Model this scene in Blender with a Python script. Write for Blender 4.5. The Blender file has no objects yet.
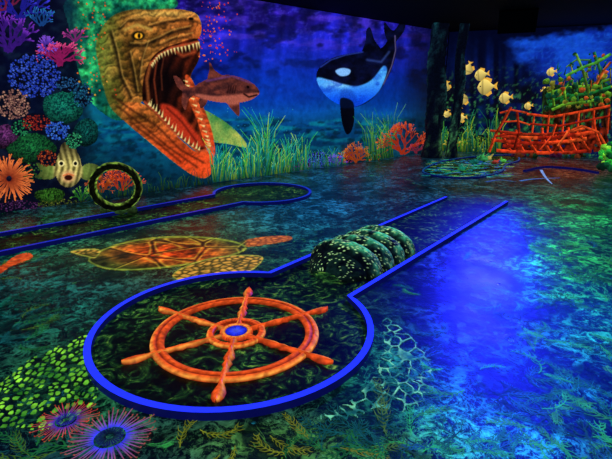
import bpy, math, random
import numpy as np
from mathutils import Vector
random.seed(7)
sc = bpy.context.scene
try:
    sc.view_settings.view_transform = 'Standard'
    sc.view_settings.look = 'None'
except Exception as e:
    print(e)

# ------------------------------------------------------------------ camera match: image pixels to room surfaces
F = 460.0; CX = 306.0; CY = 229.5; EYE = 1.6
TH = math.radians(16.3); CT = math.cos(TH); ST = math.sin(TH)
CEIL = 3.3

def lin(c):
    out = []
    for v in c[:3]:
        v = max(0.0, min(1.0, v / 255.0))
        out.append(v / 12.92 if v <= 0.04045 else ((v + 0.055) / 1.055) ** 2.4)
    return np.array(out)

def lin_arr(a):
    a = np.clip(a / 255.0, 0, 1)
    return np.where(a <= 0.04045, a / 12.92, ((a + 0.055) / 1.055) ** 2.4)

class Surf:
    """A flat surface of the room (floor or wall) with metric coordinates a,b."""
    def __init__(self, o, u, v, n):
        self.o = np.array(o, float); self.u = np.array(u, float)
        self.v = np.array(v, float); self.n = np.array(n, float)
        for q in (self.u, self.v, self.n):
            q /= np.linalg.norm(q)
    def to3d(self, a, b, off=0.0):
        a = np.asarray(a, float); b = np.asarray(b, float); off = np.asarray(off, float)
        a, b, off = np.broadcast_arrays(a, b, off)
        return self.o + a[..., None] * self.u + b[..., None] * self.v + off[..., None] * self.n
    def locate(self, px, py, d=0.0):  # casts image pixel coordinates through the matched camera onto the surface
        px = np.asarray(px, float); py = np.asarray(py, float)
        dx = (px - CX) / F; dy = (CY - py) / F
        r = np.stack([dx, CT + dy * ST, -ST + dy * CT], -1)
        cam = np.array([0, 0, EYE])
        t = ((self.o + self.n * d - cam) @ self.n) / (r @ self.n)
        p = cam + r * t[..., None]
        q = p - self.o
        return q @ self.u, q @ self.v, t
    def measure(self, a, b):  # projects surface points back to image pixel coordinates
        p = self.to3d(a, b)
        x, y, z = p[..., 0], p[..., 1], p[..., 2] - EYE
        dep = np.maximum(y * CT - z * ST, 0.25)
        up = z * CT + y * ST
        return CX + F * x / dep, CY - F * up / dep

FLOOR = Surf((0, 0, 0), (1, 0, 0), (0, 1, 0), (0, 0, 1))
WA = Surf((-4.32, 6.30, 0), (.738, .675, 0), (0, 0, 1), (.675, -.738, 0))
WB = Surf(WA.to3d(11.27, 0), (.9285, -.3714, 0), (0, 0, 1), (-.3714, -.9285, 0))

# ------------------------------------------------------------------ numpy painting tools
def hsh(x, y, s=0):
    v = np.sin(x * 127.1 + y * 311.7 + s * 74.7) * 43758.5453
    return v - np.floor(v)
def vnoise(x, y, s=0):
    xi = np.floor(x); yi = np.floor(y); fx = x - xi; fy = y - yi
    fx = fx * fx * (3 - 2 * fx); fy = fy * fy * (3 - 2 * fy)
    a = hsh(xi, yi, s); b = hsh(xi + 1, yi, s); c = hsh(xi, yi + 1, s); d = hsh(xi + 1, yi + 1, s)
    return (a * (1 - fx) + b * fx) * (1 - fy) + (c * (1 - fx) + d * fx) * fy
def fbm(x, y, s=0, o=4):
    t = 0; a = 0.5; n = 0
    for i in range(o):
        t = t + a * vnoise(x * 2 ** i, y * 2 ** i, s + i * 3.1); n += a; a *= 0.5
    return t / n
def voro(x, y, s=0):
    xi = np.floor(x); yi = np.floor(y)
    f1 = np.full(x.shape, 9.0); f2 = np.full(x.shape, 9.0)
    for i in (-1, 0, 1):
        for j in (-1, 0, 1):
            cx = xi + i; cy = yi + j
            d = np.hypot(cx + hsh(cx, cy, s) - x, cy + hsh(cx, cy, s + 5) - y)
            f2 = np.where(d < f1, f1, np.minimum(f2, d)); f1 = np.minimum(f1, d)
    return f1, f2
def sdpoly(X, Y, pts):
    d = np.full(X.shape, 1e9); ins = np.zeros(X.shape, bool)
    n = len(pts)
    for i in range(n):
        x0, y0 = pts[i]; x1, y1 = pts[(i + 1) % n]
        ex, ey = x1 - x0, y1 - y0
        t = np.clip(((X - x0) * ex + (Y - y0) * ey) / (ex * ex + ey * ey + 1e-9), 0, 1)
        d = np.minimum(d, np.hypot(X - x0 - t * ex, Y - y0 - t * ey))
        if abs(ey) > 1e-9:
            c = ((y0 > Y) != (y1 > Y)) & (X < ex * (Y - y0) / ey + x0)
            ins ^= c
    return np.where(ins, d, -d)
def smooth(pts, n=4, closed=True):
    P = [np.array(p, float) for p in pts]; out = []; N = len(P)
    rngs = range(N) if closed else range(N - 1)
    for i in rngs:
        if closed:
            p0, p1, p2, p3 = P[i - 1], P[i], P[(i + 1) % N], P[(i + 2) % N]
        else:
            p0, p1, p2, p3 = P[max(i - 1, 0)], P[i], P[i + 1], P[min(i + 2, N - 1)]
        for k in range(n):
            t = k / n
            out.append(tuple(0.5 * ((2 * p1) + (-p0 + p2) * t + (2 * p0 - 5 * p1 + 4 * p2 - p3) * t * t + (-p0 + 3 * p1 - 3 * p2 + p3) * t ** 3)))
    if not closed: out.append(tuple(P[-1]))
    return out
def mask(X, Y, pts, soft=1.0, sm=True):
    p = smooth(pts) if sm else pts
    return np.clip(sdpoly(X, Y, p) / soft + 0.5, 0, 1)
def line(X, Y, pts, w, soft=0.7):
    d = np.full(X.shape, 1e9)
    for i in range(len(pts) - 1):
        x0, y0 = pts[i]; x1, y1 = pts[i + 1]; ex, ey = x1 - x0, y1 - y0
        t = np.clip(((X - x0) * ex + (Y - y0) * ey) / (ex * ex + ey * ey + 1e-9), 0, 1)
        d = np.minimum(d, np.hypot(X - x0 - t * ex, Y - y0 - t * ey))
    return np.clip((w / 2 - d) / soft + 0.5, 0, 1)
def ell(X, Y, cx, cy, rx, ry, soft=0.25):
    d = np.hypot((X - cx) / rx, (Y - cy) / ry)
    return np.clip((1 - d) / soft + 0.5, 0, 1)
def gau(X, Y, cx, cy, rx, ry):
    return np.exp(-(((X - cx) / rx) ** 2 + ((Y - cy) / ry) ** 2))
def C(col, X):
    return np.ones(X.shape + (3,)) * np.array(col, float)
def mix(a, b, m):
    b = np.array(b, float)
    return a * (1 - m[..., None]) + b * m[..., None]
def mix2(a, b, X, m):
    return mix(C(a, X), b, m)

# ------------------------------------------------------------------ materials
def new_mat(name):
    m = bpy.data.materials.new(name); m.use_nodes = True
    nt = m.node_tree; b = nt.nodes['Principled BSDF']
    return m, nt, b
def no_sampling(m):
    try: m.cycles.emission_sampling = 'NONE'
    except Exception: pass
def paint_mat(name, strength=1.0, rough=0.6, base=0.25, bump=0.0, vary=0.0, scale=20, spec=0.2):
    m, nt, b = new_mat(name)
    at = nt.nodes.new('ShaderNodeAttribute'); at.attribute_name = 'paint'
    col = at.outputs['Color']
    if vary > 0 or bump > 0:
        tc = nt.nodes.new('ShaderNodeTexCoord')
        no = nt.nodes.new('ShaderNodeTexNoise'); no.inputs['Scale'].default_value = scale
        no.inputs['Detail'].default_value = 6
        nt.links.new(tc.outputs['Object'], no.inputs['Vector'])
    if vary > 0:
        mr = nt.nodes.new('ShaderNodeMapRange')
        mr.inputs['From Min'].default_value = 0.3; mr.inputs['From Max'].default_value = 0.7
        mr.inputs['To Min'].default_value = 1 - vary; mr.inputs['To Max'].default_value = 1 + vary
        nt.links.new(no.outputs['Fac'], mr.inputs['Value'])
        vm = nt.nodes.new('ShaderNodeVectorMath'); vm.operation = 'SCALE'
        nt.links.new(col, vm.inputs[0]); nt.links.new(mr.outputs[0], vm.inputs['Scale'])
        col = vm.outputs[0]
    if bump > 0:
        bp = nt.nodes.new('ShaderNodeBump'); bp.inputs['Strength'].default_value = bump
        bp.inputs['Distance'].default_value = 0.03
        nt.links.new(no.outputs['Fac'], bp.inputs['Height']); nt.links.new(bp.outputs[0], b.inputs['Normal'])
    sc2 = nt.nodes.new('ShaderNodeVectorMath'); sc2.operation = 'SCALE'; sc2.inputs['Scale'].default_value = base
    nt.links.new(col, sc2.inputs[0]); nt.links.new(sc2.outputs[0], b.inputs['Base Color'])
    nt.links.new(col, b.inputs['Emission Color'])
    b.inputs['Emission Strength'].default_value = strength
    b.inputs['Roughness'].default_value = rough
    b.inputs['Specular IOR Level'].default_value = spec
    no_sampling(m)
    return m
M_MURAL = paint_mat('fluorescent_mural_paint', 1.0, vary=0.22, scale=9)
M_FLAT = paint_mat('fluorescent_paint', 0.95, vary=0.25, scale=30)
M_FPAINT = paint_mat('fluorescent_floor_paint', 1.05, rough=0.4, vary=0.45, scale=14, spec=0.3)
M_WHEEL = paint_mat('fluorescent_wheel_paint', 1.0, rough=0.4, vary=0.35, scale=30, spec=0.2)
M_PROP = paint_mat('fluorescent_prop_paint', 0.85, rough=0.7, base=0.9, bump=0.8, vary=0.7, scale=10)
M_FISH = paint_mat('fluorescent_fish_paint', 1.0, rough=0.7, base=0.5)
M_ROCK = paint_mat('fluorescent_rock_paint', 0.9, rough=0.7, base=1.0, bump=0.6, vary=0.6, scale=28)

def plain(name, col, rough=0.6, emis=None, es=1.0):
    m, nt, b = new_mat(name)
    tc = nt.nodes.new('ShaderNodeTexCoord'); no = nt.nodes.new('ShaderNodeTexNoise')
    no.inputs['Scale'].default_value = 8; no.inputs['Detail'].default_value = 4
    nt.links.new(tc.outputs['Object'], no.inputs['Vector'])
    r = nt.nodes.new('ShaderNodeValToRGB')
    l = lin(col)
    r.color_ramp.elements[0].color = (*(l * 0.6), 1); r.color_ramp.elements[1].color = (*(l * 1.3), 1)
    nt.links.new(no.outputs['Fac'], r.inputs[0]); nt.links.new(r.outputs[0], b.inputs['Base Color'])
    b.inputs['Roughness'].default_value = rough
    b.inputs['Specular IOR Level'].default_value = 0.2
    if emis is not None:
        b.inputs['Emission Color'].default_value = (*lin(emis), 1); b.inputs['Emission Strength'].default_value = es
    return m
M_BLACK = plain('black_matte_paint', (8, 8, 12), 0.9)
M_CURB = plain('dark_curb', (10, 12, 30), 0.5, (5, 8, 70), 1)
M_BLUE = plain('blue_fluorescent_tape', (10, 20, 200), 0.4, (32, 50, 255), 1.3)
M_BLUED = plain('blue_fluorescent_tape_dim', (10, 20, 150), 0.4, (24, 44, 205), 0.8)

# ------------------------------------------------------------------ mesh tools
def make_obj(name, verts, faces, cols=None, mats=None, fmat=None, shade=False, parent=None):
    me = bpy.data.meshes.new(name)
    me.from_pydata([tuple(v) for v in np.asarray(verts).tolist()], [], [tuple(f) for f in (faces.tolist() if isinstance(faces, np.ndarray) else faces)])
    if cols is not None:
        ca = me.color_attributes.new('paint', 'FLOAT_COLOR', 'POINT')
        rgba = np.ones((len(verts), 4), dtype=np.float32); rgba[:, :3] = lin_arr(np.asarray(cols))
        ca.data.foreach_set('color', rgba.ravel())
    for m in (mats or []): me.materials.append(m)
    if fmat is not None: me.polygons.foreach_set('material_index', fmat)
    if shade: me.polygons.foreach_set('use_smooth', [True] * len(me.polygons))
    me.update()
    o = bpy.data.objects.new(name, me); sc.collection.objects.link(o)
    if parent: o.parent = parent
    return o

def paint_mesh(name, surf, polys, step, fn, off=0.004, relief=0.0, mat=None, keepfn=None, bbox=None, parent=None):
    polys = [smooth(p) for p in polys] if polys else []
    if bbox is None:
        P = np.array([q for p in polys for q in p]); a, b, _ = surf.locate(P[:, 0], P[:, 1])
        a0, a1, b0, b1 = a.min(), a.max(), b.min(), b.max()
    else:
        a0, a1, b0, b1 = bbox
    if surf is not FLOOR: b0 = max(b0, 0.0); b1 = min(b1, CEIL - .01)
    na = int((a1 - a0) / step) + 2; nb = int((b1 - b0) / step) + 2
    A, B = np.meshgrid(np.linspace(a0, a1, na), np.linspace(b0, b1, nb), indexing='ij')
    X, Y = surf.measure(A, B)
    if polys:
        sd = np.full(X.shape, -1e9)
        for p in polys: sd = np.maximum(sd, sdpoly(X, Y, p))
    else: sd = np.full(X.shape, 10.0)
    if keepfn is not None: sd = np.minimum(sd, keepfn(X, Y, A, B))
    col = fn(X, Y)
    V = surf.to3d(A, B, off + relief * np.clip(sd / 12, 0, 1) ** 0.5)
    idx = np.arange(na * nb).reshape(na, nb)
    q = np.stack([idx[:-1, :-1], idx[1:, :-1], idx[1:, 1:], idx[:-1, 1:]], -1)
    s4 = (sd[:-1, :-1] + sd[1:, :-1] + sd[1:, 1:] + sd[:-1, 1:]) / 4
    q = q[s4 > 0]
    if len(q) == 0: print('EMPTY', name); return None
    used = np.unique(q); rem = np.zeros(na * nb, int); rem[used] = np.arange(len(used))
    return make_obj(name, V.reshape(-1, 3)[used], rem[q], col.reshape(-1, 3)[used], [mat or M_FLAT], parent=parent)

class MB:
    def __init__(self): self.v = []; self.f = []; self.c = []; self.k = 0
    def add(self, vs, fs, col):
        n = len(self.v)
        self.v += [tuple(map(float, q)) for q in vs]
        self.f += [tuple(n + i for i in f) for f in fs]
        if isinstance(col, list) and len(col) == len(vs) and hasattr(col[0], '__len__'): self.c += col
        else: self.c += [tuple(col)] * len(vs)
    def beam(self, p, q, w, h, col):
        p = np.array(p, float); q = np.array(q, float); d = q - p; L = np.linalg.norm(d); d /= L
        up = np.array([0, 0, 1.0]) if abs(d[2]) < .9 else np.array([1.0, 0, 0])
        s = np.cross(d, up); s /= np.linalg.norm(s); u = np.cross(s, d)
        vs = [e + a * s * w / 2 + b * u * h / 2 for e in (p, q) for a, b in ((-1, -1), (1, -1), (1, 1), (-1, 1))]
        fs = [(0, 1, 2, 3), (7, 6, 5, 4), (0, 4, 5, 1), (1, 5, 6, 2), (2, 6, 7, 3), (3, 7, 4, 0)]
        c2 = [tuple(np.array(col) * (1.15 if b > 0 else .5)) for e in (0, 1) for a, b in ((-1, -1), (1, -1), (1, 1), (-1, 1))]  # form shading in the colour: upper edges lighter, lower ones darker
        self.add(vs, fs, c2)
    def tube(self, pts, rad, col, n=8, squash=1.0):
        P = [np.array(p, float) for p in pts]; m = len(P); vs = []; cs = []
        for i, p in enumerate(P):
            d = P[min(i + 1, m - 1)] - P[max(i - 1, 0)]; d /= (np.linalg.norm(d) + 1e-9)
            up = np.array([0, 0, 1.0]) if abs(d[2]) < .9 else np.array([1.0, 0, 0])
            s = np.cross(d, up); s /= np.linalg.norm(s); u = np.cross(s, d)
            r = rad[i] if hasattr(rad, '__len__') else rad
            cc = np.array(col[i] if hasattr(col[0], '__len__') else col, float)
            for k in range(n):
                a = 2 * math.pi * k / n
                vs.append(p + r * (math.cos(a) * s + squash * math.sin(a) * u)); cs.append(tuple(cc * (0.8 + 0.35 * math.sin(a))))  # rounding shade put into the vertex colour
        fs = [(i * n + k, i * n + (k + 1) % n, (i + 1) * n + (k + 1) % n, (i + 1) * n + k) for i in range(m - 1) for k in range(n)]
        fs += [tuple(range(n))[::-1], tuple((m - 1) * n + k for k in range(n))]
        self.add(vs, fs, cs)
    def blob(self, c, r, col, nz=0.2, n=14, m=9, seed=0, colf=None):
        c = np.array(c, float); r = np.array(r, float) * np.ones(3); vs = []; cs = []
        for i in range(m):
            ph = math.pi * i / (m - 1)
            for k in range(n):
                a = 2 * math.pi * k / n
                d = np.array([math.sin(ph) * math.cos(a), math.sin(ph) * math.sin(a), math.cos(ph)])
                q = float(fbm(np.array(d[0] * 2.3 + seed + d[2]), np.array(d[1] * 2.3 + d[2] * 1.7 + seed), seed, 3))
                vs.append(c + d * r * (1 + nz * (q - .5) * 2))
                cs.append(tuple(np.array(col) * (0.5 + 0.9 * q) * (0.75 + 0.35 * d[2])))  # last factor puts shade into the colour, darker underneath
        fs = [(i * n + k, i * n + (k + 1) % n, (i + 1) * n + (k + 1) % n, (i + 1) * n + k) for i in range(m - 1) for k in range(n)]
        self.add(vs, fs, cs)
    def stroke(self, surf, pts, w0, w1, c0, c1=None, off=0.01, metric=False):
        c1 = c1 or c0
        P = np.array(pts, float)
        if metric: a, b = P[:, 0], P[:, 1]; k = np.ones(len(P))
        else:
            a, b, t = surf.locate(P[:, 0], P[:, 1]); k = t / F
        n = len(P); Q = np.stack([a, b], -1); vs = []; cs = []
        if surf is not FLOOR: Q[:, 1] = np.clip(Q[:, 1], 0.005, CEIL - .01)
        self.k = (self.k + 1) % 30; z = off + self.k * (0.0004 if surf is not FLOOR else .0001)
        for i in range(n):
            d = Q[min(i + 1, n - 1)] - Q[max(i - 1, 0)]; d = d / (np.linalg.norm(d) + 1e-9)
            nn = np.array([-d[1], d[0]]); t = i / (n - 1); w = (w0 + (w1 - w0) * t) * k[i] / 2
            col = tuple(np.array(c0) * (1 - t) + np.array(c1) * t)
            for sg in (-1, 1):
                q = Q[i] + nn * w * sg
                vs.append(surf.to3d(q[0], q[1], z)); cs.append(col)
        fs = [(2 * i, 2 * i + 2, 2 * i + 3, 2 * i + 1) for i in range(n - 1)]
        self.add(vs, fs, cs)
    def dot(self, surf, px, py, r, col, off=0.012, n=9, ry=None, rc=None, metric=False):
        if metric: a, b, k = px, py, 1.0
        else:
            a, b, t = surf.locate(px, py); k = float(t) / F
        self.k = (self.k + 1) % 30; z = off + self.k * (0.0004 if surf is not FLOOR else .0001)
        vs = [surf.to3d(a, b, z)]; ry = ry or r
        for i in range(n):
            g = 2 * math.pi * i / n
            bb = b + ry * k * math.sin(g)
            if surf is not FLOOR: bb = min(max(bb, 0.004), CEIL - .01)
            vs.append(surf.to3d(a + r * k * math.cos(g), bb, z))
        self.add(vs, [(0, 1 + i, 1 + (i + 1) % n) for i in range(n)], [tuple(col)] + [tuple(rc or np.array(col) * .8)] * n)
    def done(self, name, mat=None, shade=False, parent=None):
        return make_obj(name, self.v, self.f, self.c, [mat or M_FLAT], shade=shade, parent=parent)

# ------------------------------------------------------------------ room shell
def slab(name, pts, z0, z1, mat):
    n = len(pts); vs = [(x, y, z0) for x, y in pts] + [(x, y, z1) for x, y in pts]
    fs = [tuple(range(n))[::-1], tuple(range(n, 2 * n))] + [(i, (i + 1) % n, n + (i + 1) % n, n + i) for i in range(n)]
    return make_obj(name, vs, fs, None, [mat])
pA0 = WA.to3d(-6, 0); pA1 = WA.to3d(11.27, 0); pB1 = WB.to3d(7.2, 0)
def wallbox(name, p, q, n, mat=M_BLACK, t=0.15):
    p = np.array(p[:2]); q = np.array(q[:2]); n = np.array(n[:2])
    return slab(name, [tuple(p), tuple(q), tuple(q - n * t), tuple(p - n * t)], 0, CEIL, mat)
wl = wallbox('wall_left', pA0, pA1, WA.n)
wk = wallbox('wall_back', pA1, pB1, WB.n)
wallbox('wall_right', pB1, (pB1[0], -3.0), (-1, 0))
wallbox('wall_rear', (pA0[0], -3.0), (pB1[0], -3.0), (0, 1))
wallbox('wall_side', (pA0[0], -3.0), pA0, (1, 0))
slab('ceiling', [(-9.2, -3.3), (11.2, -3.3), (11.2, 14.6), (-9.2, 14.6)], CEIL, CEIL + .1, M_BLACK)

def ocean(X, Y):
    n = fbm(X / 38, Y / 22, 1); n2 = fbm(X / 9, Y / 7, 4, 3)
    ys = np.array([-60, 0, 18, 45, 75, 100, 112, 118, 135, 160, 230])
    cs = np.array([(4, 4, 30), (24, 12, 100), (34, 22, 150), (20, 30, 165), (6, 40, 165), (3, 66, 180), (8, 96, 190), (6, 84, 150), (4, 58, 108), (4, 44, 70), (4, 26, 40)], float)
    col = np.stack([np.interp(Y + (n - .5) * 14, ys, cs[:, i]) for i in range(3)], -1)
    cl = np.clip((n - .46) * 5, 0, 1) * np.clip((85 - Y) / 50, 0, 1)
    col = mix(col, (36, 40, 225), cl * .7)
    cl2 = np.clip((fbm(X / 20, Y / 6, 9) - .52) * 7, 0, 1) * np.clip((70 - Y) / 40, 0, 1)
    col = mix(col, (80, 52, 215), cl2 * .65)
    cl3 = np.clip(1 - np.abs(fbm(X / 13, Y / 5, 19) - .5) * 22, 0, 1) * np.clip((75 - Y) / 45, 0, 1)
    col = mix(col, (90, 90, 250), cl3 * .35)
    dk = np.clip((fbm(X / 16, Y / 9, 29) - .50) * 6, 0, 1) * np.clip((112 - Y) / 40, 0, 1)
    col = mix(col, (6, 8, 50), dk * .65)
    sh = vnoise((X + (Y - 20) * .12) / 6, Y / 200, 3)
    col = col * (0.70 + 0.5 * sh * np.clip((120 - Y) / 80, 0, 1) + .25 * np.clip((Y - 100) / 30, 0, 1))[..., None]
    col = mix(col, (14, 150, 96), np.clip(gau(X, Y, 86, 42, 28, 66) * 1.1 * (n2 + .3), 0, .85))
    col = mix(col, (8, 110, 150), gau(X, Y, 190, 150, 60, 22) * .5)
    col = mix(col, (16, 70, 225), gau(X, Y, 285, 85, 45, 30) * .45)
    bed = np.clip((Y - 118 - 10 * (fbm(X / 30, X * 0, 7) - .5)) / 4, 0, 1)
    rid = np.clip((fbm(X / 16, Y / 4, 12) - .45) * 5, 0, 1)
    col = mix(col, (10, 140, 150), bed * rid * .6 * np.clip((170 - Y) / 40, 0, 1))
    dkb = np.clip((fbm(X / 7, Y / 3.5, 33) - .5) * 6, 0, 1) * bed
    col = mix(col, (3, 22, 36), dkb * .6)
    reef = np.clip((92 - X + (n2 - .5) * 20) / 16, 0, 1)
    reef = reef * np.clip((Y + 25 - (X - 40) * .3) / 20, .7, 1)
    col = mix(col, (4, 6, 24), reef * .92)
    col = mix(col, (20, 40, 60), reef * np.clip((n2 - .5) * 5, 0, 1) * .5)
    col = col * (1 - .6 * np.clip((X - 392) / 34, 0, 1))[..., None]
    return col
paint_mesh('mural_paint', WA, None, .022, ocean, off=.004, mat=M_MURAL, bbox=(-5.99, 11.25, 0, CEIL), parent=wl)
def ocean_b(X, Y):
    n = fbm(X / 26, Y / 14, 21); n2 = fbm(X / 7, Y / 5, 24, 3)
    col = C((2, 5, 30), X)
    m = np.clip((X - 514 + (n - .5) * 44 - (Y - 50) * .3) / 18, 0, 1) * np.clip((Y - 24 - (612 - X) * .14 + (n2 - .5) * 10) / 6, 0, 1)
    up = np.clip((100 - Y) / 26, 0, 1)
    col = mix(col, (10, 40, 150), m * (0.3 + .7 * up))
    col = mix(col, (18, 76, 205), m * up * np.clip((n - .42) * 5, 0, 1) * .8)
    col = mix(col, (30, 110, 220), m * up * np.clip(1 - np.abs(n2 - .5) * 14, 0, 1) * .35)
    col = mix(col, (8, 36, 130), np.clip(1 - m, 0, 1) * np.clip(vnoise(X / 4, Y / 60, 5) - .3, 0, 1) * np.clip((Y - 34) / 30, 0, 1) * .9)
    rock = np.clip((fbm(X / 16, Y / 12, 44) - .47) * 8, 0, 1) * np.clip((Y - 72) / 20, 0, 1)
    col = mix(col, (5, 8, 18), rock * .85)
    low = np.clip((Y - 100) / 30, 0, 1)
    col = mix(col, (8, 56, 50), low * np.clip((n2 - .45) * 5, 0, 1) * .8)
    fleck = np.clip((fbm(X / 2.5, Y / 2.5, 46, 3) - .62) * 10, 0, 1) * np.clip((Y - 60) / 40, 0, 1)
    col = mix(col, (60, 140, 70), fleck * .7)
    return col
paint_mesh('mural_paint', WB, None, .028, ocean_b, off=.004, mat=M_MURAL, bbox=(.02, 7.15, 0, CEIL), parent=wk)

# ------------------------------------------------------------------ floor
blobs = [
 (60, 250, 110, 26, (10, 70, 50)), (170, 225, 130, 16, (18, 56, 34)), (170, 252, 90, 22, (60, 50, 20)),
 (300, 215, 70, 22, (8, 60, 100)), (330, 180, 60, 14, (6, 44, 66)), (400, 195, 60, 22, (8, 34, 56)),
 (30, 310, 90, 30, (6, 60, 56)), (240, 345, 150, 60, (12, 30, 14)), (330, 240, 40, 20, (6, 56, 60)),
 (460, 260, 50, 44, (10, 26, 110)), (478, 300, 44, 50, (14, 28, 150)), (470, 370, 60, 40, (8, 46, 120)),  # blue sheen of the UV lamp, put into the floor tint
 (560, 262, 62, 40, (26, 136, 50)), (575, 215, 70, 18, (16, 90, 44)), (590, 320, 50, 40, (12, 96, 90)),
 (570, 400, 80, 50, (10, 76, 116)), (440, 430, 90, 40, (18, 100, 90)), (300, 445, 130, 26, (40, 74, 24)),
 (60, 390, 90, 50, (12, 54, 28)), (500, 190, 80, 14, (12, 46, 46)), (560, 172, 60, 10, (66, 28, 14)),  # last entry: orange reflection below the wreck, put into the tint
 (250, 262, 60, 20, (8, 56, 40)), (380, 370, 50, 44, (10, 86, 74)), (520, 440, 60, 30, (14, 86, 136)),
]
def floor_tint(X, Y):
    col = C((6, 26, 36), X); acc = np.zeros(X.shape); tot = np.zeros(X.shape + (3,))
    for px, py, rx, ry, c in blobs:
        g = gau(X, Y, px, py, rx, ry); acc += g; tot += g[..., None] * np.array(c, float)
    w = np.clip(acc, 0, 1)
    return col * (1 - w[..., None]) + (tot / (acc[..., None] + 1e-6)) * w[..., None]
def floor_mat():
    m, nt, b = new_mat('painted_reef_floor'); N = nt.nodes.new; L = nt.links.new
    at = N('ShaderNodeAttribute'); at.attribute_name = 'paint'
    tc = N('ShaderNodeTexCoord')
    def noise(sc_, det, dist=0.0, rough=.6, off=0.0):
        mp = N('ShaderNodeMapping'); mp.inputs['Location'].default_value = (off, off * 1.7, 0); L(tc.outputs['Object'], mp.inputs[0])
        n = N('ShaderNodeTexNoise'); n.inputs['Scale'].default_value = sc_; n.inputs['Detail'].default_value = det
        n.inputs['Distortion'].default_value = dist; n.inputs['Roughness'].default_value = rough
        L(mp.outputs[0], n.inputs['Vector']); return n.outputs['Fac']
    def mrange(v, a, b_, c, d):
        r = N('ShaderNodeMapRange'); r.inputs[1].default_value = a; r.inputs[2].default_value = b_
        r.inputs[3].default_value = c; r.inputs[4].default_value = d; L(v, r.inputs[0]); return r.outputs[0]
    def math_(op, a, b_=0.0):
        n = N('ShaderNodeMath'); n.operation = op
        for i, v in enumerate((a, b_)):
            if isinstance(v, (int, float)): n.inputs[i].default_value = v
            else: L(v, n.inputs[i])
        return n.outputs[0]
    def ridge(v, w):
        return mrange(math_('ABSOLUTE', math_('SUBTRACT', v, .5)), 0.0, w, 1.0, 0.0)
    big = mrange(noise(1.7, 4, .8), .45, .58, .08, 1.0)
    fine = mrange(noise(9, 9, 1.2, .72), .50, .57, .0, 1.0)
    fine2 = mrange(noise(30, 6, 1.2, .7, 3.0), .52, .60, 0, 1.0)
    veins = math_('MULTIPLY', ridge(noise(5, 6, 1.2, .65, 7.0), .022), mrange(noise(2.5, 3, .4, .5, 9.0), .46, .54, 0, 1))
    pat = math_('ADD', math_('MULTIPLY', big, math_('ADD', math_('MULTIPLY', fine, 4.2), math_('MULTIPLY', fine2, 2.2))), .12)
    pat = math_('ADD', pat, math_('MULTIPLY', veins, 3.0))
    v = N('ShaderNodeVectorMath'); v.operation = 'SCALE'; L(at.outputs['Color'], v.inputs[0]); L(pat, v.inputs['Scale'])
    fl = mrange(noise(6, 12, 1.6, .78, 2.0), .60, .64, 0, 1)
    fl = math_('MULTIPLY', fl, mrange(noise(.8, 3, .3, .5, 5.0), .45, .56, .08, 1))
    mx = N('ShaderNodeMix'); mx.data_type = 'RGBA'; L(math_('MULTIPLY', fl, .75), mx.inputs[0]); L(v.outputs[0], mx.inputs[6])
    mx.inputs[7].default_value = (*lin((56, 170, 76)), 1)
    f2 = math_('MULTIPLY', mrange(noise(7, 12, 1.6, .78, 12.0), .60, .65, 0, 1), mrange(noise(1.0, 3, .3, .5, 15.0), .48, .58, 0, 1))
    mx2 = N('ShaderNodeMix'); mx2.data_type = 'RGBA'; L(math_('MULTIPLY', f2, .6), mx2.inputs[0]); L(mx.outputs[2], mx2.inputs[6])
    mx2.inputs[7].default_value = (*lin((30, 140, 170)), 1)
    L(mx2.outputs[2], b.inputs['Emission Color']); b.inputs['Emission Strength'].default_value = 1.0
    b.inputs['Base Color'].default_value = (*lin((10, 20, 50)), 1)
    L(mrange(noise(3, 5), .3, .7, .26, .44), b.inputs['Roughness'])
    b.inputs['Specular IOR Level'].default_value = .42
    bp = N('ShaderNodeBump'); bp.inputs['Strength'].default_value = .35; bp.inputs['Distance'].default_value = .012
    L(noise(14, 7), bp.inputs['Height']); L(bp.outputs[0], b.inputs['Normal'])
    no_sampling(m); return m
M_FLOOR = floor_mat()
paint_mesh('floor', FLOOR, None, .06, floor_tint, off=0, mat=M_FLOOR, bbox=(-9, 11, -3, 14.5))

# ------------------------------------------------------------------ marine reptile mural
UP = [(98, 66), (95, 45), (101, 28), (112, 16), (130, 10), (150, 10), (168, 9), (184, 10), (196, 14), (201, 24), (200, 36), (193, 42), (180, 44), (168, 48), (158, 55), (150, 66), (145, 80), (144, 98), (134, 106), (120, 102), (104, 90)]
MO = [(150, 60), (160, 50), (175, 44), (197, 39), (199, 58), (190, 78), (194, 100), (206, 125), (211, 150), (200, 154), (185, 142), (165, 126), (150, 110), (142, 100), (143, 78)]
LJ = [(103, 82), (118, 100), (140, 103), (152, 111), (166, 126), (182, 141), (196, 152), (206, 150), (213, 158), (213, 170), (205, 178), (192, 175), (172, 161), (150, 143), (126, 123), (109, 106)]
FJ = [(184, 76), (192, 80), (202, 104), (210, 128), (215, 150), (211, 160), (203, 142), (196, 120), (188, 100)]
NK = [(66, 0), (110, -14), (160, -8), (178, 4), (160, 14), (118, 26), (104, 60), (108, 92), (124, 118), (110, 118), (88, 98), (76, 62), (68, 25)]
FL = [(196, 108), (216, 116), (236, 131), (247, 147), (228, 144), (206, 140), (198, 126)]
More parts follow.
